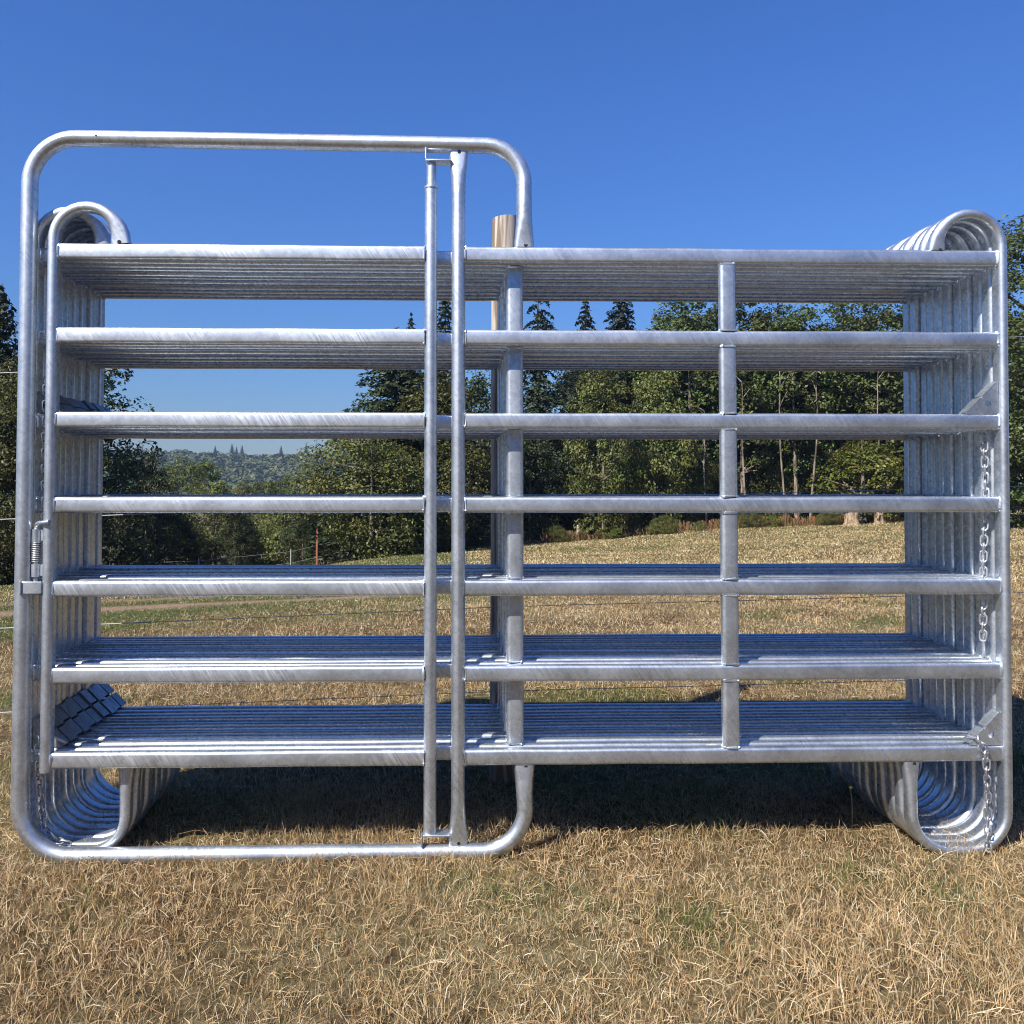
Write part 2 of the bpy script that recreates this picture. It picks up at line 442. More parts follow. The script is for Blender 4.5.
def end_loop_pts(side):
    """bent oval tube at a panel end: hook on the top rail, down the end, round the foot, up to the bottom rail"""
    s = 1 if side > 0 else -1
    X = XR; c = (XL+XR)/2
    top = arc(X-.1, 1.860, .1, 180, 0, 14)
    P = [(X-.2, 0, RZ[0]+.0235)] + top
    P += [(X, 0, 1.6), (X, 0, 1.2), (X, 0, .8), (X, 0, .4), (X, 0, .145)]
    P += arc(X-.118, .1345, .118, 0, -90, 10)[1:]
    xl = 1.386
    P += [(X-.15, 0, .0165)]
    P += arc(xl+.112, .1285, .112, -90, -180, 10)
    P += [(xl, 0, .19), (xl, 0, .225), (xl, 0, .255), (xl, 0, RZ[6]-.0235)]
    pr = []
    for i, p in enumerate(P):
        a, b, r = LP
        d0 = i; d1 = len(P)-1-i
        if d0 < 6:
            t = 1 - d0/6; a = LP[0] + (.026-LP[0])*t*t*(3-2*t); b = LP[1] + (.013-LP[1])*t
        if d1 < 5:
            t = 1 - d1/5; a = LP[0]+.001 + (.027-LP[0]-.001)*t*t; b = LP[1] + (.013-LP[1])*t
        pr.append((a, b, min(a, b)*.9))
    if s < 0: P = [(2*c-p[0], p[1], p[2]) for p in P]
    else: P = [(p[0] + xr(p[2]) - XR, p[1], p[2]) for p in P]
    return P, pr

def end_loop(side, parent, mat=ZINC):
    P, pr = end_loop_pts(side)
    mb = MB(); mb.sweep(P, pr)
    # near-black discs painting the shade of notches where the squashed ends meet the rails
    for p, dz in ((P[0], .004), (P[-1], -.005)):
        mb.tube([(p[0]+.006, -.0137, p[2]+dz), (p[0]+.006, -.0125, p[2]+dz)], .0055, mi=1, seg=12)
    return mb.build('end_tube', [mat, HOLE_SHADE], parent)

def gusset(side, z, parent, mat=None):
    """triangular corner plate above a rail, folded flange along its slope, two holes, slots in the fold"""
    s = 1 if side > 0 else -1
    xe = (xr(z+.05) if s > 0 else XL) - s*.0155
    zb = z + .0250
    mb = MB(); t = .004; L_ = .100 if side > 0 else (.088 if z < .5 else .066)
    yf = -.012
    # plate with a round hole: fan strip between triangle outline and the hole
    c = (xe - s*.31*L_, zb+.31*L_); rh = .105*L_
    tri = [(xe, zb), (xe, zb+L_), (xe - s*L_, zb)]
    n = 24; outer = []
    for k in range(n):
        a = 2*PI*k/n; d = (math.cos(a), math.sin(a)); best = 1e9
        for i in range(3):
            p, q = tri[i], tri[(i+1) % 3]
            ex, ez = q[0]-p[0], q[1]-p[1]
            den = d[0]*ez - d[1]*ex
            if abs(den) < 1e-9: continue
            tt = ((p[0]-c[0])*ez - (p[1]-c[1])*ex)/den
            uu = ((p[0]-c[0])*d[1] - (p[1]-c[1])*d[0])/den
            if tt > 0 and -1e-6 <= uu <= 1+1e-6: best = min(best, tt)
        outer.append((c[0]+d[0]*best, c[1]+d[1]*best))
    # snap nearest samples onto the corners
    for q in tri:
        k = min(range(n), key=lambda k: (outer[k][0]-q[0])**2+(outer[k][1]-q[1])**2); outer[k] = q
    inner = [(c[0]+rh*math.cos(2*PI*k/n), c[1]+rh*math.sin(2*PI*k/n)) for k in range(n)]
    vs = [(p[0], yf, p[1]) for p in outer] + [(p[0], yf, p[1]) for p in inner] + [(p[0], yf+t, p[1]) for p in outer] + [(p[0], yf+t, p[1]) for p in inner]
    fs = []
    for k in range(n):
        j = (k+1) % n
        fs += [(k, j, n+j, n+k), (2*n+j, 2*n+k, 3*n+k, 3*n+j), (k, 2*n+k, 2*n+j, j), (n+j, 3*n+j, 3*n+k, n+k)]
    mb.add(vs, fs)
    # folded flange in three strips with slots between
    u = Vector((-s*L_, 0, -L_)).normalized(); w = Vector((-s, 0, 1)).normalized()
    p0 = Vector((xe, 0, zb+L_))
    LL = L_*math.sqrt(2)
    for f0, f1 in ((.03, .47), (.53, .97)):
        A = p0 + u*LL*f0; B_ = p0 + u*LL*f1
        vs = []
        for q in (A, B_):
            for dy in (yf, yf+(.040 if s > 0 else .0455)):
                for dw in (.0004, .0040):
                    vs.append(Vector((q.x, dy, q.z)) + w*dw)
        mb.add(vs, [(0, 1, 3, 2), (4, 6, 7, 5), (0, 4, 5, 1), (2, 3, 7, 6), (0, 2, 6, 4), (1, 5, 7, 3)])
    return mb.build('corner_plate', mat or ZINC, parent, smooth=30)

def chain_mesh(path, parent, name='chain', link=.034, w=.0092, r=.0030, seed=1):
    pts = [Vector(p) for p in path]
    seg = [(pts[i+1]-pts[i]).length for i in range(len(pts)-1)]; tot = sum(seg)
    step = link - 3.2*r; mb = MB(); rnd = random.Random(seed); d = 0; k = 0
    while d < tot:
        acc = 0
        for i, s_ in enumerate(seg):
            if acc + s_ >= d: break
            acc += s_
        t = (d-acc)/seg[i]; p = pts[i].lerp(pts[i+1], t); dr = (pts[i+1]-pts[i]).normalized()
        ref = Vector((0, 1, 0)) if abs(dr.y) < .8 else Vector((1, 0, 0))
        a = (dr.cross(ref)).normalized()
        ang = (PI/2 if k % 2 else 0) + R(45) + rnd.uniform(-.22, .22)
        side = (Matrix.Rotation(ang, 3, dr) @ a)
        h = link/2 - w
        lp = []
        for q in range(9): lp.append(p + dr*(h + math.sin(PI*q/8)*w*.98) + side*math.cos(PI*q/8)*w)
        for q in range(9): lp.append(p - dr*(h + math.sin(PI*q/8)*w*.98) - side*math.cos(PI*q/8)*w)
        mb.tube(lp, r, seg=6, closed=True)
        d += step; k += 1
    return mb.build(name, ZINC_CHAIN, parent)

def centre_post(x, parent, name='centre_post', seed=5):
    mb = MB()
    for i in range(6):
        z1, z0 = RZ[i]-.0235, RZ[i+1]+.0235
        mb.sweep([(x, 0, z0), (x, 0, (z0+z1)/2), (x, 0, z1)], (.026, .0148, .0125))
        bead(mb, (x, 0, z1-.001), 'z', .0258, .0147, seed+i*2); bead(mb, (x, 0, z0+.001), 'z', .0258, .0147, seed+i*2+1)
    return mb.build(name, ZINC, parent)

XC = (XL+XR)/2
STACK_GROUP = 'galvanised corral panels stacked behind the gate panel'
proto = empty('corral_panel', (0, PITCH, 0))
for i, z in enumerate(RZ): rail_mesh(XL+.0135, xr(z)-.0135, z, 'rail', ZINC, proto, seed=40+i)
end_loop(-1, proto); end_loop(1, proto)
centre_post(.179, proto)
for z in (RZ[2], RZ[6]): gusset(-1, z, proto, DULL)
WORDS = ['first', 'second', 'third', 'fourth', 'fifth', 'sixth', 'seventh', 'eighth', 'ninth', 'rearmost']
rj = random.Random(21)
for k in range(10):
    o = proto if k == 0 else copy_tree(proto)
    o.location = (0 if k == 0 else rj.uniform(-.007, .007), PITCH*(k+1) + rj.uniform(-.0005, .0005), 0 if k == 0 else rj.uniform(-.004, .004))
    w = WORDS[k]
    lab = ('rearmost galvanised steel corral panel at the back of the stack' if k == 9 else
           f'{w} galvanised steel corral panel counting back from the tall gate panel')
    if k == 0: lab = 'galvanised steel corral panel standing directly behind the tall gate panel'
    tag(o, lab, 'corral panel', STACK_GROUP)
chain_mesh([(-1.252, -.012, 1.435), (-1.254, -.012, 1.2), (-1.250, -.012, .99)], proto, seed=3)
chain_mesh([(-1.262, -.010, .35), (-1.252, -.012, .20), (-1.238, -.006, .09), (-1.205, 0, .050), (-1.16, .004, .040)], proto, seed=4)

# the gate panel at the front
gate = empty('gate_panel', (0, 0, 0))
tag(gate, 'galvanised gate panel with tall arched frame and closed door, frontmost of the stack', 'gate panel')
# round outer frame of the doorway
FR = .0238; zt = 2.1675; zb = .0255; xa, xb = -1.290, .205
P = [(xb, 0, RZ[0]+.0238), (xb, 0, 1.865), (xb, 0, 1.885), (xb, 0, 1.91), (xb, 0, 1.94), (xb, 0, 2.0)]
P += arc(xb-.118, zt-.1235, .118, 0, 90, 12)
P += [(-.2, 0, zt-.0030), (-.6, 0, zt), (-.9, 0, zt+.002)]
P += arc(xa+.140, zt+.003-.140, .140, 90, 180, 12)
P += [(xa, 0, 1.8), (xa, 0, 1.4), (xa, 0, 1.0), (xa, 0, .6), (xa, 0, .35)]
P += arc(xa+.155, zb+.155, .155, 180, 270, 12)
P += [(-.8, 0, zb), (-.4, 0, zb), (-.1, 0, zb)]
P += arc(xb-.130, zb+.130, .130, -90, 0, 12)
P += [(xb-.002, 0, .20), (xb-.002, 0, .235), (xb-.002, 0, .262), (xb-.002, 0, RZ[6]-.0236)]
pr = []
for i in range(len(P)):
    d0, d1 = i, len(P)-1-i; a = b = FR
    t = max(0, 1-d0/5, 1-d1/4.0)
    a = FR + (.0305-FR)*t*t*(3-2*t); b = FR + (.012-FR)*t*t*(3-2*t)
    pr.append((a, b, min(a, b)*.98))
mb = MB(); mb.sweep(P, pr)
for p, dz in ((P[0], .006), (P[-1], -.006)):
    mb.tube([(p[0]+.004, -.0125, p[2]+dz), (p[0]+.004, -.0112, p[2]+dz)], .0062, mi=1, seg=12)
mb.tube([(-1.085, -.0222, zt+.004), (-1.085, -.0246, zt+.004)], .0032, mi=1, seg=10)
mb.build('door_frame', [ZINC_ROUND, HOLE_SHADE], gate)
# fixed post of the doorway with squashed ends
xp = .004
zs = [.047, .060, .085, .12, .17, .5, .9, 1.3, 1.7, 2.0, 2.06, 2.095, 2.125, 2.1425]
mb = MB(); pr = []
for z in zs:
    t = max(0, 1-(z-.047)/.115, 1-(2.1425-z)/.12); t = t*t*(3-2*t)
    a = .0207 + (.0285-.0207)*t; b = .0207 + (.011-.0207)*t; pr.append((a, b, min(a, b)*.98))
mb.sweep([(xp, 0, z) for z in zs], pr)
for z in (.054, 2.137): mb.tube([(xp+.002, -.0118, z), (xp+.002, -.0105, z)], .0052, mi=1, seg=12)
mb.build('door_post', [ZINC_ROUND, HOLE_SHADE], gate)
# hinge brackets
mb = MB()
mb.box((-.0565, 0, 2.1085), (.079, .046, .0055), bev=.0015); mb.box((-.0955, 0, 2.1285), (.005, .046, .034), bev=.0015)
mb.build('hinge_bracket', ZINC, gate)
mb = MB()
mb.box((-.0615, 0, .0805), (.080, .046, .0055), bev=.0015); mb.box((-.1035, 0, .0620), (.005, .046, .0300), bev=.0015)
mb.build('hinge_bracket', ZINC, gate)
# fence half of the gate panel
for i, z in enumerate(RZ): rail_mesh(xp+.0195, xr(z)-.0135, z, 'rail', ZINC, gate, seed=90+i)
end_loop(1, gate)
centre_post(.829, gate, seed=60)
gusset(1, RZ[2], gate); gusset(1, RZ[6], gate)
chain_mesh([(1.640, .024, 1.290), (1.642, .024, 1.1), (1.632, .024, .9), (1.626, .024, .655)], gate, seed=8)
chain_mesh([(1.566, -.010, .352), (1.578, -.030, .350), (1.594, -.031, .318), (1.598, -.031, .20), (1.596, -.030, .02)], gate, seed=9)
# keeper for the latch bolt, welded to the frame
mb = MB()
mb.box((-1.2560, -.0215, .8175), (.058, .005, .036), bev=.0015); mb.box((-1.2560, .0130, .8175), (.040, .005, .036), bev=.0015)
mb.box((-1.2860, -.0245, .8170), (.005, .011, .040), bev=.0015); mb.box((-1.2560, -.0045, .7985), (.045, .030, .004), bev=.001)
mb.build('latch_keeper', ZINC, gate)
# the door
xd = -1.213
P = [(xd, 0, .275), (xd, 0, .5), (xd, 0, .9), (xd, 0, 1.3), (xd, 0, 1.65)] + arc(xd+.0985, 1.861, .0985, 180, 0, 16)[0:] + [(xd+.199, 0, RZ[0]+.0238)]
pr = []
for i in range(len(P)):
    d1 = len(P)-1-i; t = max(0, 1-d1/7); t = t*t*(3-2*t)
    a = .0158 + (.030-.0158)*t; b = .0225 + (.012-.0225)*t; pr.append((a, b, min(a, b)*.9))
mb = MB(); mb.sweep(P, pr)
mb.tube([(P[-1][0]-.002, -.0132, P[-1][2]+.005), (P[-1][0]-.002, -.0118, P[-1][2]+.005)], .0060, mi=1, seg=12)
door = mb.build('door', [ZINC_ROUND, HOLE_SHADE], gate)
mb = MB()
mb.tube([(-.080, 0, z) for z in (.0835, .6, 1.2, 1.8, 2.029)], .0190, seg=24)
mb.build('hinge_tube', ZINC_ROUND, door)
mb = MB()
mb.tube([(-.079, 0, 2.0295), (-.079, 0, 2.1055)], .0150, seg=20); mb.tube([(-.079, 0, 2.0265), (-.079, 0, 2.0325)], .0218, seg=24)
mb.build('hinge_pin', ZINC_ROUND, door)
for i, z in enumerate(RZ): rail_mesh(xd+.0150, -.0975, z+.001, 'rail', ZINC_WIPED, door, seed=120+i)
mb = MB()
mb.tube([(-1.254, 0, .806), (-1.254, 0, .9), (-1.254, 0, .995), (-1.250, -.004, 1.004), (-1.240, -.012, 1.008), (-1.222, -.026, 1.009), (-1.2, -.034, 1.012)], .0068, seg=12)
mb.build('latch_bolt', ZINC, door)
for z0, z1 in ((.952, .990), (.848, .886)):
    mb = MB(); mb.tube([(-1.254, 0, z0), (-1.254, 0, z1)], .0128, seg=18); mb.box((-1.2350, 0, (z0+z1)/2), (.016, .006, z1-z0-.004), bev=.001)
    mb.build('latch_sleeve', ZINC, door)
mb = MB()
mb.tube([(-1.254+.0115*math.cos(2*PI*11*k/220), .0115*math.sin(2*PI*11*k/220), .8895+.060*k/220) for k in range(221)], .0019, seg=6)
mb.build('latch_spring', DULL, door)

# ------------------------------------------------------------------ post and wire fence right behind the stack
wf = empty('wire_fence', (.176, .68, gh(.176, .68)))
tag(wf, 'wire fence on round weathered wooden posts right behind the panel stack', 'fence')
gz = wf.location.z
def wood_post(x, y, top, r=.0535):
    mb = MB(); rr = random.Random(int(x*10)); rings = []
    z0 = gh(x, y) - .05
    for k in range(15):
        z = z0 + (top-z0)*k/14; s = 1 - .03*k/14; b = []
        if k == 14: s *= .965
        for q in range(20):
            a = 2*PI*q/20
            b.append((x + math.cos(a)*r*s*(1+.035*math.sin(3*a+1)+.02*math.sin(7*a+z*3)) + (z-z0)*.004, y + math.sin(a)*r*s*(1+.035*math.sin(3*a+1)+.02*math.sin(7*a+z*3)), z + (.006*math.sin(a+1) if k == 14 else 0)))
        rings.append(b)
    mb.rings(rings)
    mb.v = [(p[0]-wf.location.x, p[1]-wf.location.y, p[2]-gz) for p in mb.v]
    return mb.build('post', POST_WOOD, wf)
for x, y in ((.176, .68), (-6.2, .75), (6.4, .65)): wood_post(x, y, 2.156 + (x-.182)*.035)
STEEL = plain('fence_wire_steel', (.42, .42, .43), .45, .6); ROPE = plain('white_fence_rope', (.42, .42, .42), .7)
for z, sl, rope in ((1.628, .040, True), (1.070, .032, True), (.668, .031, True), (.355, .028, True)):
    mb = MB(); pts = []
    for x in np.linspace(-6.2, 6.4, 43):
        sag = -.018*(1-((x+3)/3.2)**2) if -6.2 < x < .182 else -.018*(1-((x-3.3)/3.1)**2)
        pts.append((x-wf.location.x, .615-wf.location.y, z + (x-.182)*sl + max(sag, -.02)*1.0 - gz))
    mb.tube(pts, .00115, seg=6); mb.build('wire', STEEL, wf)
    mb = MB(); mb.tube([p for p in pts if p[0]+wf.location.x < -1.02], .0016, seg=6); mb.build('rope', ROPE, wf)

# stakes of the far electric fence
RUST = plain('rusty_stake', (.30, .09, .05), .8); GREY = plain('grey_stake', (.38, .38, .36), .7)
def at_px(px, Y, z=None):
    """world x of something seen at picture column px standing Y metres behind the stack front"""
    return (px-457)/850*(Y+2.576)
ff = empty('electric_fence', (at_px(203, 33), 33, gh(at_px(203, 33), 33)))
tag(ff, 'thin electric fence on grey stakes along the bottom of the meadow', 'fence')
stk = []
for px, Y, h, lean in ((116, 33, 1.2, .12), (203, 33, 1.15, -.05), (292, 34, 1.1, .02), (368, 34.5, 1.15, -.10), (447, 35.5, 1.1, 0), (520, 37, 1.1, .03)):
    x = at_px(px, Y); z = gh(x, Y); mb = MB()
    o = ff.location
    mb.tube([(x-o.x, Y-o.y, z-o.z-.05), (x-o.x+lean*.5, Y-o.y, z-o.z+h*.5), (x-o.x+lean, Y-o.y, z-o.z+h)], .022, seg=8)
    mb.build('stake', GREY, ff); stk.append((x-o.x, Y-o.y, z-o.z, h, lean))
for f in (.45, .9):
    mb = MB(); mb.tube([(a+l*f, b, c+h*f) for a, b, c, h, l in stk], .006, seg=5); mb.build('wire', STEEL, ff)
x, Y = at_px(318, 31), 31
mb = MB(); mb.sweep([(0, 0, -.05), (0, 0, .8), (.01, 0, 1.62)], (.035, .02, .004)); mb.sweep([(0, .028, -.05), (0, .028, .8), (.01, .028, 1.62)], (.006, .012, .002))
o = mb.build('steel_post', RUST); o.location = (x, Y, gh(x, Y)); tag(o, 'rust red steel post standing alone before the dark trees', 'post')
x, Y = at_px(578.5, 40), 40
mb = MB()
rings = [[(.085*s*math.cos(2*PI*k/14)*(1+.08*math.sin(3*2*PI*k/14)), .085*s*math.sin(2*PI*k/14), z) for k in range(14)] for z, s in ((-.1, 1.05), (.3, 1), (.6, .97), (.78, .95), (.80, .85))]
mb.rings(rings); o = mb.build('wooden_stake', POST_WOOD); o.location = (x, Y, gh(x, Y)); tag(o, 'short pale wooden stake among shrubs at the wood edge', 'stake')

# ------------------------------------------------------------------ vegetation
def leaf_quads(g, cen, nrm, size, asp=.55):
    """diamond leaf clumps at cen facing nrm"""
    n = len(cen)
    r = g.normal(size=(n, 3)); u = np.cross(nrm, r); u /= np.linalg.norm(u, axis=1, keepdims=True)+1e-9
    v = np.cross(nrm, u)
    s = size[:, None]
    fold = nrm*s*.18
    co = np.concatenate([cen-u*s, cen-v*s*asp+fold, cen+u*s, cen+v*s*asp+fold], 0)
    i = np.arange(n)
    return co, np.stack([i, i+n, i+2*n, i+3*n], 1)

def crown_mesh(name, seed, H, Rr, zb, n_clump, n_leaf, leaf, mat, flat=.75, shape='round', lump=.25, tint_v=.35):
    """leafy crown: clumps on an uneven shell, many leaf sized faces in each"""
    g = np.random.default_rng(seed)
    cs = []
    hz = (H-zb)/2; cz = zb + hz
    # big lobes give the outline its unevenness
    nl = 9; ld = g.normal(size=(nl, 3)); ld /= np.linalg.norm(ld, axis=1, keepdims=True)
    la = g.uniform(-lump, lump*1.1, nl)
    while len(cs) < n_clump:
        d = g.normal(size=3); d /= np.linalg.norm(d)
        rad = g.uniform(.35, 1.0)**.45
        rad *= 1 + float(np.sum(la*np.clip(ld@d-.45, 0, 1)*1.8))
        p = d*rad
        if shape == 'egg': f = 1 - .45*max(p[2], -.2)
        elif shape == 'column': f = 1 - .15*abs(p[2])
        else: f = 1
        cs.append((p[0]*Rr*f, p[1]*Rr*f, cz + p[2]*hz))
    cs = np.array(cs)
    rc = g.uniform(.55, 1.15, n_clump)*Rr*.24
    cen, nr, sz, tn = [], [], [], []
    for c, r in zip(cs, rc):
        k = int(n_leaf*g.uniform(.6, 1.3))
        q = g.normal(size=(k, 3)); q /= np.linalg.norm(q, axis=1, keepdims=True)
        q *= g.uniform(.3, 1, (k, 1))**.5
        out = c - np.array([0, 0, cz-.2*hz]); out = out/(np.linalg.norm(out)+1e-6)
        off = q*np.array([r*1.25, r*1.25, r*flat])
        off[:, 2] -= .25*(off[:, 0]**2+off[:, 1]**2)/max(r, .1)
        cen.append(c+off)
        nn = q*.5 + out*.35 + np.array([0, 0, .75]) + g.normal(size=(k, 3))*.55
        nr.append(nn/np.linalg.norm(nn, axis=1, keepdims=True))
        sz.append(g.uniform(.6, 1.3, k)*leaf)
        b = g.uniform(1-tint_v, 1+tint_v); yel = g.uniform(.9, 1.18)
        lv = g.uniform(.75, 1.25, (k, 1))
        tn.append(np.array([b*yel, b, b*.95])*lv)
    cen, nr, sz, tn = map(np.concatenate, (cen, nr, sz, tn))
    co, q = leaf_quads(g, cen, nr, sz)
    o = mesh_np(name, co, q, mat, tint=tn)
    return o, cs

def trunk_mesh(name, seed, H, r0, cs, mat, n_limb=9, lean=.03):
    rnd = random.Random(seed); mb = MB()
    pts = []; x = y = 0
    for k in range(9):
        z = H*k/8; pts.append((x, y, z - (.3 if k == 0 else 0))); x += rnd.uniform(-lean, lean)*H/8; y += rnd.uniform(-lean, lean)*H/8
    mb.tube(pts, [r0*(1.35 if k == 0 else 1-.105*k) for k in range(9)], seg=9)
    if cs is not None and len(cs):
        for c in [cs[rnd.randrange(len(cs))] for _ in range(n_limb)]:
            k = max(2, min(7, int(8*max(.1, (c[2]-.12*H))/H)))
            a = Vector(pts[k]); b = Vector(c)
            m = a.lerp(b, .5) + Vector((0, 0, -.05*H*rnd.random()))
            mb.tube([a, a.lerp(m, .5), m, b], [r0*.42, r0*.34, r0*.24, r0*.08], seg=6)
    return mb.build(name, mat)

def fir_mesh(name, seed, H, Rr, zb, mat, droop=.25, levels=30, gap=.12, leaf=.20):
    g = np.random.default_rng(seed); cen, nr, sz, tn = [], [], [], []
    for l in range(levels):
        f = l/(levels-1); z = zb + (H-zb)*f
        Lb = Rr*(1-f)**.7*g.uniform(.8, 1.12) + .06
        nb = int(5 + 6*(1-f))
        a0 = g.uniform(0, 2*PI)
        for b in range(nb):
            if g.random() < gap: continue
            a = a0 + 2*PI*b/nb + g.uniform(-.3, .3); L_ = Lb*g.uniform(.72, 1.2)
            k = max(5, int(L_/leaf*6.0))
            t = g.uniform(.08, 1, k)
            side = g.normal(size=k)*.16*L_*(1-t*.6)
            x = np.cos(a)*t*L_ - np.sin(a)*side; y = np.sin(a)*t*L_ + np.cos(a)*side
            zz = z + .10*L_*t - droop*L_*t**2*1.6 - np.abs(side)*.5 + g.normal(size=k)*.04
            cen.append(np.stack([x, y, zz], 1))
            n_ = g.normal(size=(k, 3))*.45 + np.array([np.cos(a)*.45, np.sin(a)*.45, .8]); nr.append(n_/np.linalg.norm(n_, axis=1, keepdims=True))
            sz.append(g.uniform(.6, 1.25, k)*leaf); br = g.uniform(.7, 1.35); tn.append(np.array([br*1.02, br, br*1.0])*g.uniform(.8, 1.2, (k, 1)))
    cen, nr, sz, tn = map(np.concatenate, (cen, nr, sz, tn))
    co, q = leaf_quads(g, cen, nr, sz, .42)
    return mesh_np(name, co, q, mat, tint=tn)

# prototypes: (crown object, trunk object) kept as shared mesh data
KIND = {}
def make_kind(key, crown, trunk, H):
    KIND[key] = (crown.data, trunk.data, H)
    bpy.data.objects.remove(crown); bpy.data.objects.remove(trunk)
for key, sd, H, Rr, zb, nc, nlf, lf, mat, shp, tm in (
    ('olive', 201, 11, 3.4, 1.0, 150, 108, 0.126, LEAF_OLIVE, 'egg', BARK),
    ('green', 202, 12, 3.3, 1.8, 150, 108, 0.126, LEAF_GREEN, 'round', BARK),
    ('dark', 203, 12, 3.6, 1.2, 150, 101, 0.133, LEAF_DARK, 'egg', BARK),
    ('tall', 204, 14, 2.9, 5.0, 120, 108, 0.126, LEAF_GREEN, 'column', PALE_BARK),
    ('maple', 205, 12, 3.2, .8, 150, 112, 0.126, LEAF_OLIVE, 'column', BARK),
    ('bright', 206, 6, 3.0, .3, 90, 105, 0.111, LEAF_BRIGHT, 'egg', BARK),
    ('valley', 208, 11, 3.0, 1.0, 110, 105, 0.148, LEAF_BRIGHT, 'round', BARK),
    ('near_green', 209, 12, 3.3, 1.0, 230, 170, .085, LEAF_GREEN, 'round', BARK),
    ('near_olive', 210, 11, 3.4, .6, 230, 150, .085, LEAF_OLIVE, 'egg', BARK),
    ('skirt', 207, 8, 4.2, .0, 150, 115, 0.118, LEAF_OLIVE, 'round', BARK),
):
    c, cs = crown_mesh('crown', sd, H, Rr, zb, nc, nlf, lf, mat, shape=shp, flat=.45 if key == 'bright' else .75)
    t = trunk_mesh('trunk', sd, H*.93, .19 if key != 'tall' else .15, cs, tm)
    make_kind(key, c, t, H)
for key, sd, H, Rr, zb, dr, gp in (('fir', 211, 13, 3.2, .6, .16, .05), ('spruce', 212, 14, 2.4, 1.2, .24, .1), ('sparse_fir', 213, 14, 2.7, 1.0, .42, .34), ('cedar', 214, 11, 3.8, .2, .12, .02)):
    c = fir_mesh('crown', sd, H, Rr, zb, LEAF_DARK if key == 'cedar' else LEAF_FIR, dr, 48, gp, .13)
    t = trunk_mesh('trunk', sd, H*.985, .17, None, BARK, lean=.008)
    make_kind(key, c, t, H)

def tree(name, key, x, Y, height, wide, label, group, rz, cat='tree'):
    cm, tm, H = KIND[key]
    e = empty(name, (x, Y, gh(x, Y) - .05)); s = height/H
    e.scale = (s*wide, s*wide, s); e.rotation_euler = (0, 0, rz)
    for n_, me in (('trunk', tm), ('crown', cm)):
        o = bpy.data.objects.new(n_, me); COL.objects.link(o); o.parent = e
    tag(e, label, cat, group); return e

def tree_px(name, key, px, top, Y, wide, label, group=None, rz=0.0, cat='tree'):
    x = at_px(px, Y); eye = 1.115; d = Y + 2.576
    h = eye + (487-top)/850*d - gh(x, Y) + .05
    return tree(name, key, x, Y, h, wide, label, group, rz, cat)

EDGE = 'trees along the edge of the wood'
tree_px('cedar_tree', 'cedar', 396, 330, 36, 1.35, 'dense dark conifer with ragged left outline above the open valley', EDGE, .4)
tree_px('leafy_tree', 'olive', 430, 366, 34.5, 1.0, 'yellowish olive leafy tree half behind the hinge post', EDGE, 1.0)
tree_px('leafy_bush_tree', 'skirt', 372, 432, 31, .88, 'broad low olive tree with foliage down to the ground beside the rust red post', EDGE, 2.1)
tree_px('leafy_bush_tree', 'skirt', 435, 448, 32.5, .75, 'smaller olive foliage mass behind the two gate posts', EDGE, 4.0)
tree_px('fir_tree', 'spruce', 411, 314, 47, .8, 'thin fir tip rising just left of the hinge post', EDGE, 0)
tree_px('fir_tree', 'spruce', 445, 286, 44, 1.0, 'tall dark fir seen between the two gate posts', EDGE, .8)
tree_px('leafy_tree', 'dark', 472, 372, 40, .9, 'dark leafy tree just left of the wooden fence post', EDGE, 3.0)
tree_px('fir_tree', 'sparse_fir', 538, 266, 46, 1.05, 'tall fir with drooping gappy branches right of the centre post', EDGE, 1.7)
tree_px('leafy_tree', 'dark', 530, 408, 41, .7, 'dim brownish green leafy tree under the drooping fir', EDGE, .3)
tree_px('fir_tree', 'spruce', 586, 296, 52, 1.0, 'slim pointed fir, left one of the two firs close together', EDGE, 2.2)
tree_px('fir_tree', 'fir', 623, 278, 50, .95, 'wider fir with spread branches, right one of the two firs close together', EDGE, 3.4)
tree_px('leafy_tree', 'maple', 604, 366, 40, .72, 'sunlit yellow olive maple standing before the two firs', EDGE, 5.1)
tree_px('leafy_tree', 'olive', 655, 352, 42, .62, 'olive leafy tree at the dark gap left of the gate panel centre post', EDGE, .9)
tree_px('leafy_tree', 'tall', 690, 296, 47, 1.0, 'tall rounded green tree left of the gate panel centre post', EDGE, 2.0)
tree_px('leafy_tree', 'tall', 745, 290, 46, .92, 'tall green tree just right of the gate panel centre post', EDGE, 3.2)
tree_px('leafy_tree', 'tall', 800, 303, 45, .9, 'green tree crown between two small gaps of sky', EDGE, 4.1)
tree_px('leafy_tree', 'tall', 848, 304, 46, .85, 'dark green crown right of the small sky gaps', EDGE, 5.4)
tree_px('leafy_tree', 'tall', 893, 292, 45, .95, 'yellowish tall tree beside the right end of the stack', EDGE, .5)
tree_px('hornbeam_tree', 'bright', 868, 428, 42.5, .95, 'bright yellow green tree with layered boughs low at the wood edge', EDGE, 1.1)
tree_px('leafy_tree', 'near_green', 1042, 208, 31, 1.0, 'big green tree rising at the right edge of the picture', EDGE, 2.6)
tree_px('leafy_tree', 'green', 955, 300, 44, .9, 'tall leafy tree hidden mostly behind the right panel ends', EDGE, 2.9)
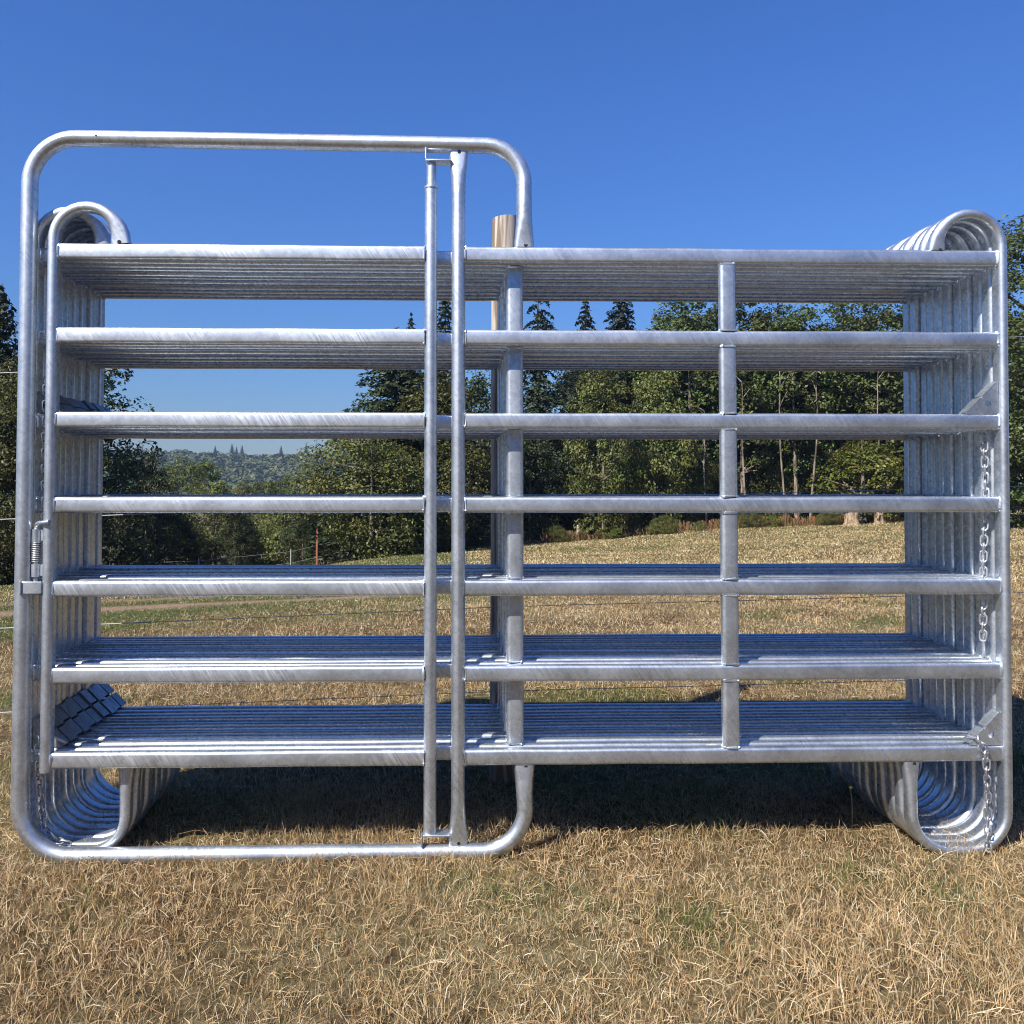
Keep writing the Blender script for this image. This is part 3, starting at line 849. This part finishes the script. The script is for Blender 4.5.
# thin pale stems before the dark wood
STEMS = 'thin pale stems at the wood edge'
for i, (px, top, base_Y, lean, lab) in enumerate((
    (748, 380, 43, .15, 'pale slender stem right beside the gate panel centre post'),
    (790, 345, 42.5, .35, 'longest straight pale stem in front of the dark wood'),
    (812, 350, 42.8, -.5, 'crooked pale stem right of the longest straight stem'),
    (893, 360, 43, .5, 'pale leaning stem beside the stack right end'),
    (708, 410, 43.2, .1, 'reddish thin stem left of the gate panel centre post'))):
    x = at_px(px, base_Y); d = base_Y + 2.576; h = 1.115 + (487-top)/850*d - gh(x, base_Y)
    e = empty('sapling', (x, base_Y, gh(x, base_Y)-.05)); rnd = random.Random(300+i); mb = MB(); pts = []
    for k in range(10):
        f = k/9; pts.append((-lean*math.sin(f*2.2)*1.0 + rnd.uniform(-.04, .04), rnd.uniform(-.04, .04), h*f))
    mb.tube(pts, [.065*(1-.72*k/9) for k in range(10)], seg=7)
    br = []
    for k in range(5, 10):
        a = Vector(pts[k]); b = a + Vector((rnd.uniform(-.9, .9), rnd.uniform(-.5, .5), rnd.uniform(.3, .9)))
        mb.tube([a, a.lerp(b, .5)+Vector((0, 0, .05)), b], [.03, .022, .01], seg=5); br.append(b)
    o = mb.build('trunk', PALE_BARK, e)
    g = np.random.default_rng(400+i); cen = np.concatenate([np.array(b)+g.normal(size=(34, 3))*np.array([.36, .36, .22]) for b in br])
    nr = g.normal(size=cen.shape)*.6+np.array([0, -.3, .8]); nr /= np.linalg.norm(nr, axis=1, keepdims=True)
    c_, q_ = leaf_quads(g, cen, nr, g.uniform(.07, .14, len(cen)))
    mesh_np('crown', c_, q_, LEAF_OLIVE, e, tint=np.repeat(g.uniform(.7, 1.4, (len(cen), 1)), 3, 1))
    tag(e, lab, 'sapling', STEMS)
# depth of the wood
rw = random.Random(77)
INNER = 'trees deep inside the wood'
for i in range(44):
    row = i // 11; Y = 50 + row*5.5 + rw.uniform(-1.5, 1.5)
    px = 470 + (i % 11)*52 + rw.uniform(-16, 16)
    top = rw.uniform(318, 345) if 560 > px or px > 640 else rw.uniform(335, 360)
    if px < 575: top = rw.uniform(405, 430)
    if px > 930: top = 300
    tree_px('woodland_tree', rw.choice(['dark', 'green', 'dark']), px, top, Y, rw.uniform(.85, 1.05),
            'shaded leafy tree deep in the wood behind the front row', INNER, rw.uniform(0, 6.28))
# undergrowth inside the wood edge
UND = 'dark undergrowth bushes inside the wood'
for i in range(24):
    px = 455 + i*24.5 + rw.uniform(-8, 8); Y = 45 + rw.uniform(0, 3)
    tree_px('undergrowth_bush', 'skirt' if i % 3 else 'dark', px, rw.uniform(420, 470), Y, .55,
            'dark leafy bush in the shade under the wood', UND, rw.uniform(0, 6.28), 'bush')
# left side
LEFT = 'trees on the left of the valley'
tree_px('fir_tree', 'cedar', 5, 290, 23, .8, 'dark tree with ragged tip at the left picture edge', LEFT, .2)
tree_px('leafy_tree', 'near_olive', 30, 352, 21, .8, 'olive leafy tree filling the left picture edge under the ragged tip', LEFT, .9)
tree_px('leafy_tree', 'dark', 98, 352, 27, .85, 'dark round tree beside the left ends of the stack', LEFT, 1.9)
tree_px('leafy_tree', 'dark', 150, 452, 31, .62, 'low dark tree in the shade at the left valley side', LEFT, 3.3)
tree_px('leafy_tree', 'green', 60, 380, 33, .9, 'leafy tree hidden mostly behind the left panel ends', LEFT, 4.3)
# mid valley
MID = 'rounded trees in the valley below the hill'
for px, top, Y, key, w, lab in ((177, 454, 62, 'green', .72, 'rounded green tree left in the valley beside the dark tree'),
    (207, 463, 70, 'valley', .85, 'bright yellow green tree in the middle of the valley'),
    (247, 477, 74, 'olive', .8, 'low olive tree in the valley right of the bright one'),
    (271, 482, 78, 'valley', .9, 'yellowish tree low in the valley centre'),
    (294, 468, 84, 'green', 1.05, 'wide green tree at the right of the valley'),
    (325, 470, 70, 'olive', .7, 'olive tree in the valley beside the broad low tree')):
    tree_px('valley_tree', key, px, top, Y, w, lab, MID, rw.uniform(0, 6))
HEDGE = 'dark bushes at the bottom of the meadow'
for i in range(13):
    px = 118 + i*19 + rw.uniform(-6, 6); Y = 39 + rw.uniform(-2, 4)
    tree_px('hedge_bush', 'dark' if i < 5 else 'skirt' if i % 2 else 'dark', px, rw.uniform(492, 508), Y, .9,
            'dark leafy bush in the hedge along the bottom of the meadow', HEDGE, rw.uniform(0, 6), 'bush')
# shrubs and weeds at the foot of the wood
SHR = 'shrubs at the foot of the wood'
for px, top, Y, key, w, lab in ((478, 538, 38.0, 'bright', 1.5, 'small green shrub left of the wooden post foot'),
    (508, 534, 38.4, 'skirt', 1.4, 'green shrub right beside the stack centre post'),
    (560, 527, 39, 'skirt', 1.3, 'dull green shrub left of the pale wooden stake'),
    (612, 524, 39.5, 'bright', 1.5, 'fresh green shrub right of the pale wooden stake'),
    (662, 517, 40, 'skirt', 1.5, 'largest fresh green shrub at the wood foot'),
    (700, 522, 40.4, 'skirt', 1.2, 'small shrub left of the gate panel centre post foot'),
    (750, 508, 41, 'skirt', 1.2, 'green shrub at the foot of the slender pale stem'),
    (775, 514, 41, 'bright', 1.4, 'small bright shrub at the foot of the longest stem'),
    (830, 510, 41.6, 'skirt', 1.3, 'low shrub left of the two tree stumps')):
    tree_px('shrub', key, px, top, Y, w, lab, SHR, rw.uniform(0, 6), 'shrub')
g = np.random.default_rng(55); n = 5200
px = g.uniform(455, 905, n); Y = 39.0 + (px-455)/450*4.4 + g.normal(size=n)*.6
keep = vnoise(px, Y*0, 26, 31) > g.uniform(.25, .75, n); px, Y = px[keep], Y[keep]; n = len(px)
x = (px-457)/850*(Y+2.576); z = ground_h(x, Y); h = g.uniform(.15, .5, n)*(.5+vnoise(px, Y*0, 9, 33))
lean = g.normal(size=(n, 2))*.12
b0 = np.stack([x, Y, z], 1); b1 = b0 + np.stack([lean[:, 0], lean[:, 1], h], 1); sd = np.stack([np.ones(n), np.zeros(n), np.zeros(n)], 1)*.010
co = np.concatenate([b0-sd, b0+sd, b1+sd*2.4, b1-sd*2.4]); i = np.arange(n)
wc = np.array([(1, 1, 1), (1.25, .8, .6), (.7, .95, .6), (1.3, 1.2, 1.1)])[g.integers(0, 4, n)]*g.uniform(.6, 1.3, (n, 1))
o = mesh_np('tall_weeds', co, np.stack([i, i+n, i+2*n, i+3*n], 1), LEAF_WEED, tint=wc)
tag(o, 'reddish brown weeds along the foot of the wood', 'weeds', kind='stuff')
# stumps
def stump(px, Y, w, h, label, sd):
    x = at_px(px, Y); rnd = random.Random(sd); rings = []
    for k, (f, s) in enumerate(((-.1, 1.45), (.08, 1.25), (.3, 1.05), (.7, 1.0), (.95, .98), (1.0, .92))):
        rings.append([(w/2*s*math.cos(2*PI*q/18)*(1+.09*math.sin(3*2*PI*q/18+sd)+.05*math.sin(5*2*PI*q/18)), w/2*s*math.sin(2*PI*q/18), h*f*(1+(.12*math.cos(2*PI*q/18+sd) if f > .8 else 0))) for q in range(18)])
    mb = MB(); mb.rings(rings); o = mb.build('tree_stump', STUMP_WOOD); o.location = (x, Y, gh(x, Y)); tag(o, label, 'stump', 'cut tree stumps at the wood edge')
stump(856, 40.5, .66, .66, 'wider left one of two freshly cut tree stumps', 1); stump(884, 41, .46, .62, 'narrower right one of two freshly cut tree stumps', 2)
# far wooded hill
g = np.random.default_rng(91); nt_ = 5200
hx = g.uniform(-760, 140, nt_); hy = g.uniform(390, 690, nt_)
va = g.uniform(130, 395, 1500); hx = np.concatenate([hx, -.62*va - 8 - g.uniform(0, 330, 1500)]); hy = np.concatenate([hy, va]); nt_ += 1500
hz = ground_h(hx, hy); hh = g.uniform(7, 12, nt_); rad = hh*g.uniform(.32, .5, nt_)
k = 72; d = g.normal(size=(nt_, k, 3)); d /= np.linalg.norm(d, axis=2, keepdims=True)
d[:, :, 2] = np.abs(d[:, :, 2])*1.3 - .35
lob = 1 + .22*np.sin(d[:, :, 0]*5 + g.uniform(0, 6, (nt_, 1)))*np.cos(d[:, :, 1]*4 + g.uniform(0, 6, (nt_, 1)))
cen = np.stack([hx[:, None]+d[:, :, 0]*rad[:, None]*lob, hy[:, None]+d[:, :, 1]*rad[:, None]*lob, hz[:, None]+hh[:, None]*(.5+.5*d[:, :, 2]*lob)], 2).reshape(-1, 3)
nr = (d + g.normal(size=d.shape)*.22).reshape(-1, 3); nr /= np.linalg.norm(nr, axis=1, keepdims=True)
tn = np.repeat(np.clip(g.normal(1, .14, (nt_, 1)), .6, 1.4), k, 0)*np.array([1, 1, 1])*g.uniform(.88, 1.12, (nt_*k, 1))
tn[:, 0] *= np.repeat(g.uniform(.8, 1.2, nt_), k)
co, q = leaf_quads(g, cen, nr, g.uniform(.75, 1.5, len(cen)), .9)
o = mesh_np('far_wood', co, q, LEAF_FAR, tint=tn); tag(o, 'distant mixed wood covering the hill across the valley', 'wood', kind='stuff')
for px, top, Y, lab in ((217, 446, 590, 'small single fir tip on the far hill, left of the tallest group'), (233.5, 444, 600, 'tallest far fir of the group on the hill skyline'), (238, 447, 596, 'far fir right beside the tallest one on the skyline'),
                        (243.5, 445.5, 602, 'slim far fir at the right of the skyline group'), (282, 446, 588, 'lone far fir on the skyline right of the group'), (307, 444, 570, 'rounded far fir at the right end of the skyline')):
    x = at_px(px, Y); hgt = max(7, 1.115 + (487-top)/850*(Y+2.576) - gh(x, Y))
    tree('far_fir_tree', 'fir' if px < 300 else 'spruce', x, Y, hgt, 1.15 if px > 300 else .9, lab, 'far firs on the hill skyline', px)

# unseen wood added behind the viewer so the tubes mirror something dark
vs_, fs_, o_ = [], [], 0
gb = np.random.default_rng(17)
for i in range(30):
    bx = -48 + i*3.3 + gb.uniform(-1, 1); by = -31 + gb.uniform(-4, 3) + .004*bx*bx
    me = KIND[('dark', 'green', 'olive', 'dark')[i % 4]][0]; nv = len(me.vertices); a_ = np.empty(nv*3, np.float32); me.vertices.foreach_get('co', a_); a_ = a_.reshape(-1, 3)
    nf = len(me.polygons); q_ = np.empty(nf*4, np.int32); me.loops.foreach_get('vertex_index', q_); q_ = q_.reshape(-1, 4)
    s_ = gb.uniform(.75, 1.0); t_ = gb.uniform(0, 6.28); ca, sa = math.cos(t_), math.sin(t_)
    vs_.append(np.stack([(a_[:, 0]*ca-a_[:, 1]*sa)*s_+bx, (a_[:, 0]*sa+a_[:, 1]*ca)*s_+by, a_[:, 2]*s_-.3], 1)); fs_.append(q_+o_); o_ += nv
o = mesh_np('unseen_wood', np.concatenate(vs_), np.concatenate(fs_), LEAF_DARK, tint=np.ones((sum(len(f) for f in fs_), 3)))
tag(o, 'unseen dark wood added behind the viewer, mirrored in the tubes', 'wood', kind='stuff')

# small flower in the shade of the stack
fx, fy = 1.284, .187; e = empty('yellow_flower', (fx, fy, gh(fx, fy)))
mb = MB(); mb.tube([(0, 0, 0), (.002, 0, .06), (-.003, 0, .125)], .0014, seg=6); mb.build('stem', plain('flower_stem', (.25, .28, .12), .6), e)
mb = MB(); mb.rings([[(.0055*s*math.cos(2*PI*q/12)-.003, .0055*s*math.sin(2*PI*q/12), .124+z) for q in range(12)] for z, s in ((0, .4), (.002, .9), (.006, 1), (.009, .7), (.0105, .3))])
mb.build('flower_head', plain('flower_yellow', (.75, .58, .06), .5), e); tag(e, 'small yellow flower on a thin stem in the shade under the rails', 'flower')

# ------------------------------------------------------------------ light
S = Vector((-.480, -.506, .717)).normalized()
sun = bpy.data.lights.new('sun', 'SUN'); sun.energy = 5.0; sun.angle = R(.53); sun.color = (1.0, .955, .88)
so = bpy.data.objects.new('sun', sun); COL.objects.link(so); so.rotation_euler = (-S).to_track_quat('-Z', 'Y').to_euler(); so.location = (-20, -20, 30)
w = bpy.data.worlds.new('World'); SC.world = w; w.use_nodes = True
nt = w.node_tree; L = nt.links.new; bg = nt.nodes['Background']
sky = N(nt, 'ShaderNodeTexSky', sky_type='NISHITA'); sky.sun_disc = False
sky.sun_elevation = math.asin(S.z); sky.sun_rotation = math.atan2(S.x, S.y) % (2*PI)
sky.air_density = 1.8; sky.dust_density = 0.0; sky.ozone_density = 10.0; sky.altitude = 100
bw = N(nt, 'ShaderNodeRGBToBW'); L(sky.outputs[0], bw.inputs[0])
mx = N(nt, 'ShaderNodeMix', data_type='RGBA', clamp_factor=False)
mx.inputs[0].default_value = 1.15; L(bw.outputs[0], mx.inputs[6]); L(sky.outputs[0], mx.inputs[7])
mt = N(nt, 'ShaderNodeMixRGB', blend_type='MULTIPLY'); mt.inputs[0].default_value = 1; L(mx.outputs[2], mt.inputs[1]); mt.inputs[2].default_value = (.575, .74, 1.21, 1)
cl = N(nt, 'ShaderNodeVectorMath', operation='MAXIMUM'); L(mt.outputs[0], cl.inputs[0]); cl.inputs[1].default_value = (0, 0, 0)
L(cl.outputs[0], bg.inputs[0]); bg.inputs[1].default_value = .058

mb = MB(); mb.box((-180, 350, 24), (1400, 860, 92))
hz_m, hnt, hb = new_mat('valley_haze'); hnt.nodes.remove(hb)
pv = N(hnt, 'ShaderNodeVolumePrincipled'); pv.inputs['Color'].default_value = (.52, .72, 1, 1); pv.inputs['Density'].default_value = .00028; pv.inputs['Anisotropy'].default_value = .2
hnt.links.new(pv.outputs[0], hnt.nodes['Material Output'].inputs['Volume'])
hz_o = mb.build('haze', hz_m, smooth=0); tag(hz_o, 'thin bluish summer haze over the valley', 'haze', kind='stuff')

# ------------------------------------------------------------------ camera
cd = bpy.data.cameras.new('camera'); cam = bpy.data.objects.new('camera', cd); COL.objects.link(cam); SC.camera = cam
cd.sensor_width = 36; cd.lens = 850*36/1024; cd.clip_start = .05; cd.clip_end = 5000
cd.shift_x = (512-480)/1024; cd.shift_y = (461-512)/1024
yaw, pit = R(1.55), R(1.75)
fw = Vector((math.sin(yaw)*math.cos(pit), math.cos(yaw)*math.cos(pit), math.sin(pit)))
cam.location = (0, -2.576, 1.115); cam.rotation_euler = fw.to_track_quat('-Z', 'Y').to_euler()
vs = SC.view_settings; vs.view_transform = 'Standard'; vs.look = 'None'; vs.exposure = .82; vs.gamma = 1
SC.cycles.filter_width = 1.05; SC.cycles.max_bounces = 8; SC.cycles.diffuse_bounces = 3; SC.cycles.glossy_bounces = 5; SC.cycles.transmission_bounces = 4; SC.cycles.transparent_max_bounces = 6
